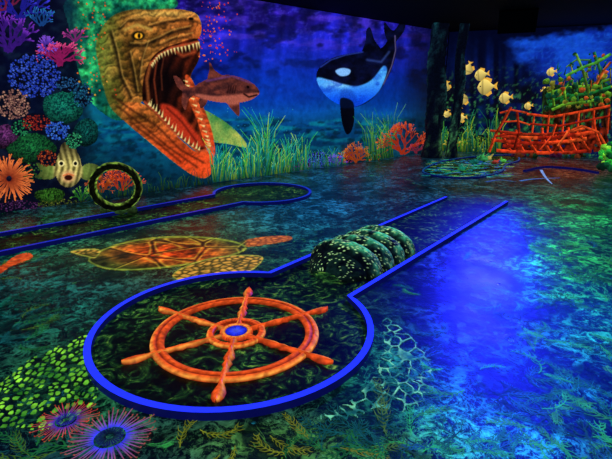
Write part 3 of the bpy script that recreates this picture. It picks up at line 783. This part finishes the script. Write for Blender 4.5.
mb.done('reef_rocks', M_PROP, parent=ship)
mb = MB(); a, b, _ = FLOOR.locate(606, 171)
for k in range(46):
    z = random.uniform(.04, .62); r = .2 * (1 - z * .8)
    mb.blob((a + random.uniform(-r, r), b + random.uniform(-r, r), z), random.uniform(.03, .09), random.choice([(40, 180, 60), (140, 220, 60), (16, 90, 50), (10, 40, 30)]), .5, 10, 7, k)
for k in range(20):
    g = random.uniform(0, 6.28); mb.tube([(a, b, .25), (a + .22 * math.cos(g), b + .12 * math.sin(g), random.uniform(.35, .74))], [.03, .008], (80, 210, 70), 6)
mb.done('coral_rock', M_PROP)

# ------------------------------------------------------------------ mini golf curbs
def offset_path(P, d, closed):
    n = len(P); out = []
    for i in range(n):
        if closed: p0, p2 = P[i - 1], P[(i + 1) % n]
        else: p0, p2 = P[max(i - 1, 0)], P[min(i + 1, n - 1)]
        t = np.array(p2) - np.array(p0); t = t / (np.linalg.norm(t) + 1e-9)
        out.append(np.array(P[i]) + np.array([-t[1], t[0]]) * d)
    return out
def curb(name, P, w=.045, h=.05, closed=False, top=M_BLUE, side=M_CURB, parent=None):
    L1 = offset_path(P, w / 2, closed); R1 = offset_path(P, -w / 2, closed); n = len(P)
    vs = []
    for l, r in zip(L1, R1): vs += [(l[0], l[1], 0), (l[0], l[1], h), (r[0], r[1], h), (r[0], r[1], 0)]
    fs = []; fm = []
    for i in range(n if closed else n - 1):
        a = i * 4; b = ((i + 1) % n) * 4
        fs += [(a, b, b + 1, a + 1), (a + 1, b + 1, b + 2, a + 2), (a + 2, b + 2, b + 3, a + 3)]; fm += [0, 1, 0]
    if not closed:
        fs += [(0, 1, 2, 3), tuple((n - 1) * 4 + k for k in (3, 2, 1, 0))]; fm += [0, 0]
    return make_obj(name, vs, fs, None, [side, top], fm, parent=parent)
Cc = np.array((-.507, 2.965)); R = .96; d1 = np.array((.618, .786)); d1 /= np.linalg.norm(d1); n1_ = np.array((d1[1], -d1[0]))
def keyhole(C_, R_, d, pr, pl, er, el_, ns=72):
    n = np.array((d[1], -d[0])); ar = math.asin(pr / R_); al = math.asin(pl / R_)
    P = [C_ + d * e + n * pr for e in np.linspace(er, math.sqrt(R_ ** 2 - pr ** 2), 14)[:-1]]
    for t in np.linspace(ar, 2 * math.pi + al, ns): P.append(C_ + R_ * (math.cos(t) * d + math.sin(t) * n))
    P += [C_ + d * e + n * pl for e in np.linspace(math.sqrt(R_ ** 2 - pl ** 2), el_, 14)[1:]]
    return P
def turf_mat():
    m, nt, b = new_mat('painted_putting_green'); N = nt.nodes.new; L = nt.links.new
    tc = N('ShaderNodeTexCoord')
    def noise(s_, d_, ds, r_=.65):
        n = N('ShaderNodeTexNoise'); n.inputs['Scale'].default_value = s_; n.inputs['Detail'].default_value = d_; n.inputs['Distortion'].default_value = ds; n.inputs['Roughness'].default_value = r_
        L(tc.outputs['Object'], n.inputs['Vector']); return n.outputs['Fac']
    r = N('ShaderNodeValToRGB'); e = r.color_ramp.elements
    e[0].position = .47; e[0].color = (*lin((2, 8, 8)), 1); e[1].position = .68; e[1].color = (*lin((130, 170, 60)), 1)
    k = r.color_ramp.elements.new(.54); k.color = (*lin((12, 46, 22)), 1); k = r.color_ramp.elements.new(.60); k.color = (*lin((46, 96, 36)), 1)
    L(noise(7, 10, 2.4, .72), r.inputs[0])
    mr = N('ShaderNodeMapRange'); mr.inputs[1].default_value = .40; mr.inputs[2].default_value = .60; mr.inputs[3].default_value = .12; mr.inputs[4].default_value = 1.2; L(noise(2.0, 2, .3), mr.inputs[0])
    v = N('ShaderNodeVectorMath'); v.operation = 'SCALE'; L(r.outputs[0], v.inputs[0]); L(mr.outputs[0], v.inputs['Scale'])
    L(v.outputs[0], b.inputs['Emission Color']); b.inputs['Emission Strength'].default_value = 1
    b.inputs['Base Color'].default_value = (*lin((8, 16, 22)), 1); b.inputs['Roughness'].default_value = .5
    b.inputs['Specular IOR Level'].default_value = .3; no_sampling(m); return m
M_TURF = turf_mat()
def turf(name, P, z, parent):
    vs = [(p[0], p[1], z) for p in P]
    return make_obj(name, vs, [tuple(range(len(P)))], None, [M_TURF], parent=parent)
def hole(name, P, top=M_BLUE, w=.045, h=.05, closed=False, z=.006):
    e = bpy.data.objects.new(name, None); sc.collection.objects.link(e)
    curb('curb', P, w, h, closed, top, parent=e); turf('putting_green', P, z, e); return e
K1 = keyhole(Cc, R, d1, .405, -.445, 5.26, 5.0)
hole('minigolf_hole', K1, w=.044)
d2 = np.array((.69, .72)); d2 /= np.linalg.norm(d2)
K2 = keyhole(np.array((-.73, 7.58)), .80, -d2, .40, -.37, 7.2, 7.2)
hole('minigolf_hole', K2, M_BLUED, w=.045, h=.05)
P3 = [tuple(float(q) for q in FLOOR.locate(x, y)[:2]) for x, y in smooth([(423, 173), (434, 165), (454, 160), (480, 157), (512, 156), (519, 161), (506, 166), (500, 173), (478, 178), (446, 178)], 5)]
h3 = hole('minigolf_hole', P3, plain('teal_tape', (10, 60, 110), .4, (12, 70, 130), .9), closed=True, w=.04, h=.035)
P4 = [tuple(float(q) for q in FLOOR.locate(x, y)[:2]) for x, y in smooth([(524, 172), (545, 168), (575, 170), (598, 174)], 5, False)]
curb('minigolf_curb', P4, .05, .05, False, plain('dim_tape', (20, 20, 40), .4, (26, 26, 60), .8))
mb = MB()
for x, y, r, c in ((482, 161, .14, (60, 170, 90)), (488, 160, .10, (200, 190, 90)), (474, 164, .10, (20, 110, 100)), (495, 164, .08, (160, 60, 50)), (463, 170, .08, (30, 150, 120)), (503, 162, .07, (90, 200, 80))):
    a, b, _ = FLOOR.locate(x, y); mb.blob((a, b, r * .45), (r, r, r * .6), c, .5, 12, 8, int(x))
    for k in range(9):
        g = random.uniform(0, 6.28); mb.tube([(a, b, r * .3), (a + r * 1.3 * math.cos(g), b + r * .8 * math.sin(g), r * random.uniform(.6, 1.7))], [.022, .006], c, 6)
mb.done('coral_obstacle', M_PROP, parent=h3)
mb = MB()
for k in range(230):
    x = random.uniform(430, 512); y = random.uniform(160, 177); c = random.choice([(20, 160, 170), (60, 200, 90), (30, 90, 230), (150, 200, 110), (20, 110, 130)])
    a, b, _ = FLOOR.locate(x, y); mb.stroke(FLOOR, [(a, b), (a + random.uniform(-.2, .2), b + random.uniform(-.05, .05)), (a + random.uniform(-.3, .3), b + random.uniform(-.12, .12))], .03, .01, c, off=.008, metric=True)
mb.done('painted_seaweed', M_FPAINT, parent=h3)
mb = MB()
for pts, c in (([(541, 170), (546, 178), (552, 184)], (110, 150, 220)), ([(520, 181), (535, 179), (560, 178)], (60, 110, 190)), ([(486, 182), (500, 180), (516, 182)], (40, 80, 160))):
    P = smooth(pts, 5, False); Q = [tuple(float(q) for q in FLOOR.locate(x, y)[:2]) for x, y in P]; mb.stroke(FLOOR, Q, .06, .02, c, off=.004, metric=True)
mb.done('painted_lane_marks', M_FPAINT)

# ring obstacle
mb = MB(); a, b, _ = FLOOR.locate(119, 214); Rr = .29; N_ = 56; M_ = 14; vs = []; cs = []
ax = np.array((.96, .28, 0)); nn = np.array((-.28, .96, 0)); c0 = np.array((float(a), float(b), .385))
for i in range(N_):
    g = 2 * math.pi * i / N_
    for j in range(M_):
        h_ = 2 * math.pi * j / M_; q = random.uniform(.9, 1.12)
        rr = Rr + .05 * q * math.cos(h_); dd = .10 * q * math.sin(h_)
        vs.append(c0 + ax * rr * 1.02 * math.cos(g) + np.array((0, 0, 1)) * rr * math.sin(g) + nn * dd)
        t = 1 if abs(math.cos(h_)) > .85 else .10
        cs.append(tuple(np.array((130, 170, 60)) * t * random.uniform(.1, 1.2)))
fs = [(i * M_ + j, ((i + 1) % N_) * M_ + j, ((i + 1) % N_) * M_ + (j + 1) % M_, i * M_ + (j + 1) % M_) for i in range(N_) for j in range(M_)]
mb.add(vs, fs, cs)
for sg in (-1, 1):
    for k in range(5): mb.blob(c0 + ax * sg * random.uniform(.08, .2) + np.array((0, 0, -.385 + .05)), random.uniform(.04, .06), (40, 64, 30), .4, 9, 7, k)
mb.blob(c0 + np.array((0, 0, -.345)), (.12, .1, .045), (40, 70, 34), .3, 12, 7, 3)
mb.done('ring_obstacle', M_ROCK, shade=True)

# ribbed rock mound obstacle: four arched ribs across the lane
nu, nv = 180, 72; vs = []; cs = []; s0, s1 = 1.14, 2.30
cp = (.405 - .445) / 2; hw = .395
for i in range(nu):
    u = i / (nu - 1); s_ = s0 + (s1 - s0) * u
    if u < .16:
        rib = 0.5; ends = .25 + .65 * (u / .16) ** .6
    else:
        v_ = (u - .16) / .84; rib = abs(math.sin(v_ * math.pi * 4)) ** .6; ends = 1.0 - .10 * v_
        if u > .985: ends *= .35
    for j in range(nv):
        g = math.pi * j / (nv - 1)
        q = float(fbm(np.array(u * 22), np.array(j / nv * 16), 71, 4))
        rr = (.60 + .40 * rib) * ends * (1 + .07 * (q - .5))
        w_ = hw * (.74 + .26 * rib) * (0.25 + .75 * ends) * math.cos(g); z = .285 * rr * max(0, math.sin(g)) ** .8 if 0 < j < nv - 1 else 0
        p = Cc + d1 * s_ + n1_ * (cp - w_)
        vs.append((p[0], p[1], z + .007))
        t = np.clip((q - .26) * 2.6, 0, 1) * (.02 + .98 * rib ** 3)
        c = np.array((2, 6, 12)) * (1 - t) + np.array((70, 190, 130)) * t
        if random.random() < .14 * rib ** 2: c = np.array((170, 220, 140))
        c = c * (.4 + .75 * max(0, math.sin(g)) ** .6)  # shade put into the colour: crest lighter, feet darker
        cs.append(tuple(c))
fs = [(i * nv + j, (i + 1) * nv + j, (i + 1) * nv + j + 1, i * nv + j + 1) for i in range(nu - 1) for j in range(nv - 1)]
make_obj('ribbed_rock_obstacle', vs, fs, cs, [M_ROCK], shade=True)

# ------------------------------------------------------------------ ship wheel on the green
mb = MB(); W0 = np.array((-.485, 2.87)); z0 = .010
OA = np.array((242, 86, 30)); OBc = np.array((130, 34, 12)); OY = np.array((255, 150, 60))
def annulus(mb, c, prof, cols, n=96):
    vs = []; cs = []
    for i in range(n):
        g = 2 * math.pi * i / n
        for (r, z), cc in zip(prof, cols):
            vs.append((c[0] + r * math.cos(g), c[1] + r * math.sin(g), z)); cs.append(tuple(cc * random.uniform(.75, 1.15)))
    m = len(prof); fs = [(i * m + j, ((i + 1) % n) * m + j, ((i + 1) % n) * m + j + 1, i * m + j + 1) for i in range(n) for j in range(m - 1)]
    mb.add(vs, fs, cs)
annulus(mb, W0, [(.575, z0 - .003), (.57, z0 + .012), (.545, z0 + .02), (.53, z0 + .013), (.51, z0 + .02), (.485, z0 + .012), (.48, z0 - .003)], [OBc, OY, OA, OBc, OA, OA * .8, OBc])
annulus(mb, W0, [(.205, z0 - .003), (.20, z0 + .014), (.185, z0 + .02), (.165, z0 + .02), (.155, z0 + .012), (.15, z0 - .003)], [OBc, OY, OA, OA, OBc, OBc])
annulus(mb, W0, [(.115, z0 - .003), (.11, z0 + .02), (.085, z0 + .022), (.075, z0 + .018)], [OBc, OA, OY, OBc])
annulus(mb, W0, [(.074, z0 + .019), (.04, z0 + .02), (.001, z0 + .02)], [np.array((20, 20, 190)), np.array((40, 60, 255)), np.array((80, 100, 255))])
prof = [(.10, .03), (.16, .022), (.20, .03), (.23, .017), (.27, .03), (.32, .038), (.36, .022), (.39, .034), (.43, .02), (.48, .026), (.575, .026), (.60, .018), (.63, .03), (.68, .042), (.725, .036), (.755, .02), (.765, .004)]
for k in range(6):
    g = math.radians(30 + 60 * k); e = np.array((math.cos(g), math.sin(g))); f = np.array((-e[1], e[0])); vs = []; cs = []
    for r, w_ in prof:
        for q in (-1, -.5, 0, .5, 1):
            p = W0 + e * r * .985 + f * w_ * q; vs.append((p[0], p[1], z0 - .002 + .026 * (1 - q * q)))
            cs.append(tuple((OY if q == .5 else (OA if abs(q) < .9 else OBc)) * random.uniform(.7, 1.15)))
    mb.add(vs, [(i * 5 + j, (i + 1) * 5 + j, (i + 1) * 5 + j + 1, i * 5 + j + 1) for i in range(len(prof) - 1) for j in range(4)], cs)
mb.done('ship_wheel', M_WHEEL)

# ------------------------------------------------------------------ floor paintings
SH = [(88, 259), (108, 247), (140, 239), (180, 236), (216, 238), (240, 243), (246, 250), (226, 258), (196, 264), (160, 269), (122, 271), (98, 267)]
TF = [(172, 276), (186, 266), (212, 258), (240, 255), (263, 257), (256, 268), (240, 276), (216, 283), (188, 283)]
HD = [(240, 242), (262, 237), (288, 236), (291, 240), (272, 244), (246, 247)]
BF = [(100, 250), (84, 249), (70, 252), (86, 257), (96, 258)]
def turtle(X, Y):
    a, b, _ = FLOOR.locate(X, np.maximum(Y, 110)); f1, f2 = voro(a * 2.7, b * 2.7, 5); e = f2 - f1
    n = fbm(a * 9, b * 9, 81); nf = fbm(a * 30, b * 30, 83, 3)
    g = np.clip(np.hypot((X - 168) / 78, (Y - 253) / 17), 0, 1.2)
    col = mix2((244, 74, 20), (80, 84, 26), X, np.clip(g * 1.2 - .2, 0, 1)) * (np.clip(n * 1.7 - .1, .25, 1.2) * np.clip(.5 + nf * 1.1, .4, 1.2))[..., None]
    col = mix(col, (14, 16, 10), np.clip(1 - e * 12, 0, 1) * .9); col = mix(col, (220, 190, 60), np.clip(1 - np.abs(e - .14) * 18, 0, 1) * .65)
    rim = np.clip(1 - np.abs(sdpoly(X, Y, smooth(SH)) - 1.0) / 1.3, 0, 1)
    col = mix(col, (150, 180, 60), rim * .75)
    h1, h2 = voro(a * 13, b * 13, 9)
    fl_ = mix2((40, 44, 14), (206, 150, 56), X, np.clip((h2 - h1) * 2.2, 0, 1))
    for P in (TF, BF):
        m = mask(X, Y, P, 1.0); col = col * (1 - m[..., None]) + fl_ * m[..., None]
        r2 = np.clip(1 - np.abs(sdpoly(X, Y, smooth(P)) - .6) / .9, 0, 1); col = mix(col, (170, 190, 70), r2 * .7)
    m = mask(X, Y, HD, 1.0) * np.clip((X - 244) / 4, 0, 1); col = col * (1 - m[..., None]) + mix(fl_, (200, 64, 26), np.full(X.shape, .5)) * m[..., None]
    return col
paint_mesh('sea_turtle', FLOOR, [SH, TF, HD, BF], .011, turtle, off=.003, mat=M_FPAINT)
def ofish(X, Y):
    n = fbm(X / 3, Y / 2, 3); return mix2((130, 34, 14), (245, 100, 36), X, np.clip(n * 1.4 - .2, 0, 1))
paint_mesh('orange_fish', FLOOR, [[(-8, 272), (4, 264), (16, 256), (28, 253), (33, 257), (24, 262), (10, 267), (0, 274)]], .012, ofish, off=.003, mat=M_FPAINT)
EEL = [(-30, 400), (0, 384), (26, 362), (66, 343), (106, 328), (146, 320), (144, 334), (116, 352), (96, 372), (98, 394), (82, 414), (46, 430), (0, 428), (-40, 430)]
def eelc(X, Y):
    n = fbm(X / 20, Y / 14, 5); return mix2((30, 96, 26), (140, 225, 56), X, np.clip(n * 2.2 - .5, 0, 1))
def keep2(X, Y, A, B):
    w = fbm(A * 3, B * 3, 8) * 2
    f1, f2 = voro(A * 24 + B * 6 + w, B * 16 - A * 4 + w, 4); return np.where(((f2 - f1) > .22) & (f1 < .42), 5.0, -5.0)
paint_mesh('moray_eel', FLOOR, [EEL], .005, eelc, off=.003, mat=M_FPAINT, keepfn=keep2)
NET = [(384, 318), (410, 336), (432, 362), (432, 392), (408, 412), (376, 408), (352, 420), (318, 418), (352, 400), (374, 376), (384, 346)]
def keep3(X, Y, A, B):
    n = fbm(A * 5, B * 5, 2) * 1.6; f1, f2 = voro(A * 16 + n, B * 11 + n, 14); return np.where((f2 - f1) < .10 + .06 * vnoise(A * 5, B * 5, 3), 5.0, -5.0)
def netc(X, Y): return mix2((20, 90, 90), (110, 200, 150), X, np.clip(fbm(X / 10, Y / 7, 6) * 2.6 - .8, 0, 1))
paint_mesh('sea_fan', FLOOR, [NET], .0045, netc, off=.003, mat=M_FPAINT, keepfn=keep3)
def urchin(px, py, r, cc, ci, co):
    a, b, _ = FLOOR.locate(px, py); a = float(a); b = float(b); mb = MB()
    for k in range(50):
        g = 2 * math.pi * k / 50 + random.uniform(-.04, .04); q = random.uniform(.75, 1.08)
        mb.stroke(FLOOR, [(a + r * s_ * math.cos(g), b + r * s_ * math.sin(g)) for s_ in (.34, .6 * q, q)], r * .05, r * .02, ci, co, off=.003, metric=True)
        mb.dot(FLOOR, a + r * q * math.cos(g), b + r * q * math.sin(g), r * .025, co, off=.007, n=6, metric=True)
    for k in range(26):
        g = 2 * math.pi * k / 26; mb.stroke(FLOOR, [(a + r * .08 * math.cos(g), b + r * .08 * math.sin(g)), (a + r * .3 * math.cos(g), b + r * .3 * math.sin(g))], r * .02, r * .05, tuple(np.array(cc) * .3), cc, off=.008, metric=True)
    mb.done('sea_urchin', M_FPAINT)
urchin(66, 421, .15, (40, 40, 160), (60, 40, 170), (200, 66, 40))
urchin(110, 438, .215, (20, 30, 100), (50, 60, 240), (150, 76, 70))
# painted kelp fronds
mb = MB()
def frond(a, b, g, L_, c, w=.007):
    P = [(a, b)]; k = random.uniform(-.25, .25)
    for i in range(9):
        g += k + random.uniform(-.1, .1); P.append((P[-1][0] + L_ / 9 * math.cos(g), P[-1][1] + L_ / 9 * math.sin(g)))
        lf = L_ * .28 * math.sin((i + 1.5) / 11 * 3.14) * random.uniform(.6, 1.2)
        for sg in (-1, 1):
            h = g + sg * random.uniform(.6, 1.0); q = P[-1]
            mb.stroke(FLOOR, [q, (q[0] + lf * .5 * math.cos(h), q[1] + lf * .5 * math.sin(h)), (q[0] + lf * math.cos(h - sg * .3), q[1] + lf * math.sin(h - sg * .3))], w * 1.5, w * .3, tuple(np.array(c) * .8), c, off=.0015, metric=True)
    mb.stroke(FLOOR, P, w, w * .4, c, off=.0015, metric=True)
def free(x, y, clear=1.28):
    a, b, _ = FLOOR.locate(x, y); a = float(a); b = float(b); p = np.array((a, b)) - Cc
    if np.hypot(*p) < clear: return None
    al, pe = p @ d1, p @ n1_
    if al > 0 and -.8 < pe < .72: return None
    if sdpoly(np.array([x]), np.array([y]), EEL)[0] > -12 or (40 < x < 290 and 225 < y < 290): return None
    return a, b
cnt = 0
for k in range(1200):
    x = random.uniform(-20, 640); y = 459 - 225 * random.random() ** 1.1
    q = free(x, y)
    if q is None: continue
    if 425 < x < 540 and 230 < y < 380 and random.random() < .7: continue
    c = random.choice([(24, 96, 50), (14, 76, 80), (64, 104, 30), (14, 66, 60)] if x < 400 else [(20, 110, 96), (40, 140, 70), (20, 84, 140), (36, 160, 90)])
    frond(q[0], q[1], random.uniform(0, 6.28), random.uniform(.14, .32), c, random.uniform(.004, .008)); cnt += 1
    if cnt > 190: break
for x, y in ((200, 430), (235, 446), (270, 436), (180, 448), (310, 440), (150, 420), (340, 448), (220, 455), (290, 452)):
    a, b, _ = FLOOR.locate(x, y); frond(float(a), float(b), random.uniform(0, 6.28), .22, (110, 120, 28), .005)
mb.done('painted_kelp', M_FPAINT)
# painted branching corals on the floor, in patches
mb = MB()
for x, y, sz, c in ((560, 250, 1.5, (50, 200, 80)), (600, 236, 1.5, (30, 150, 70)), (540, 222, 1.4, (30, 130, 70)), (590, 275, 1.2, (40, 170, 110)), (600, 345, .9, (20, 130, 140)), (545, 415, .7, (24, 120, 170)),
                    (455, 436, .7, (30, 150, 120)), (500, 395, .7, (20, 90, 150)), (30, 300, 1.1, (16, 110, 90)), (70, 285, 1.1, (20, 100, 60)), (20, 242, 1.3, (24, 110, 60)), (590, 440, .7, (30, 130, 150)), (405, 450, .6, (50, 140, 90)), (520, 320, .9, (20, 90, 130)), (610, 210, 1.4, (30, 120, 60)), (560, 300, .9, (30, 150, 90))):
    q = free(x, y)
    if q is None: continue
    for k in range(9):
        branch(mb, FLOOR, q[0], q[1], random.uniform(0, 6.28), .075 * sz, .012 * sz, 3, tuple(np.array(c) * .5), c, .5, .002)
mb.done('painted_coral', M_FPAINT)

# ------------------------------------------------------------------ lights (UV lamps with housings)
def lamp(name, loc, target, power, col, sx, sy, spread=180):
    l = bpy.data.lights.new(name, 'AREA'); l.shape = 'RECTANGLE'; l.size = sx; l.size_y = sy; l.energy = power; l.color = col; l.spread = math.radians(spread)
    e = bpy.data.objects.new(name, None); sc.collection.objects.link(e)
    o = bpy.data.objects.new('lamp_light', l); sc.collection.objects.link(o); o.location = loc
    d = Vector(target) - Vector(loc); o.rotation_euler = d.to_track_quat('-Z', 'Y').to_euler(); o.parent = e
    d.normalize(); c = Vector(loc) - d * .06
    m2 = MB(); m2.beam(tuple(Vector(loc) - d * .02), tuple(Vector(loc) - d * .12), sx + .04, sy + .04, (2, 2, 6))
    m2.beam(tuple(c), (c[0], c[1], CEIL - .005), .03, .03, (2, 2, 4))
    m2.done('lamp_housing', M_BLACK, parent=e)
lamp('uv_floodlight', (4.4, 10.4, 3.05), (1.6, 3.6, 0), 30, (.015, .02, 1), .7, .4, 45)
lamp('uv_floodlight', (2.4, 4.6, 3.05), (1.72, 3.3, 0), 46, (.01, .015, 1), .4, .3, 46)  # added overhead lamp, put in for extra blue light on the floor
lamp('uv_tube_light', (-1.0, 1.0, 3.1), (-1.0, 4.0, 0), 9, (.04, .06, 1), 1.2, .1)
lamp('uv_tube_light', (0.5, 7.0, 3.1), (0.5, 7.6, 0), 8, (.04, .10, 1), 1.2, .1)
lamp('uv_tube_light', (-4.0, 4.0, 3.1), (-4.0, 5.0, 0), 5, (.05, .3, .8), 1.2, .1)

w = bpy.data.worlds.new('World'); sc.world = w; w.use_nodes = True
w.node_tree.nodes['Background'].inputs[0].default_value = (0.0, 0.0, 0.002, 1); w.node_tree.nodes['Background'].inputs[1].default_value = 1

cam = bpy.data.cameras.new('camera'); co = bpy.data.objects.new('camera', cam); sc.collection.objects.link(co)
co.location = (0, 0, EYE); co.rotation_euler = (math.pi / 2 - TH, 0, 0)
cam.sensor_width = 36; cam.lens = F * 36 / 612; cam.clip_start = .05
sc.camera = co
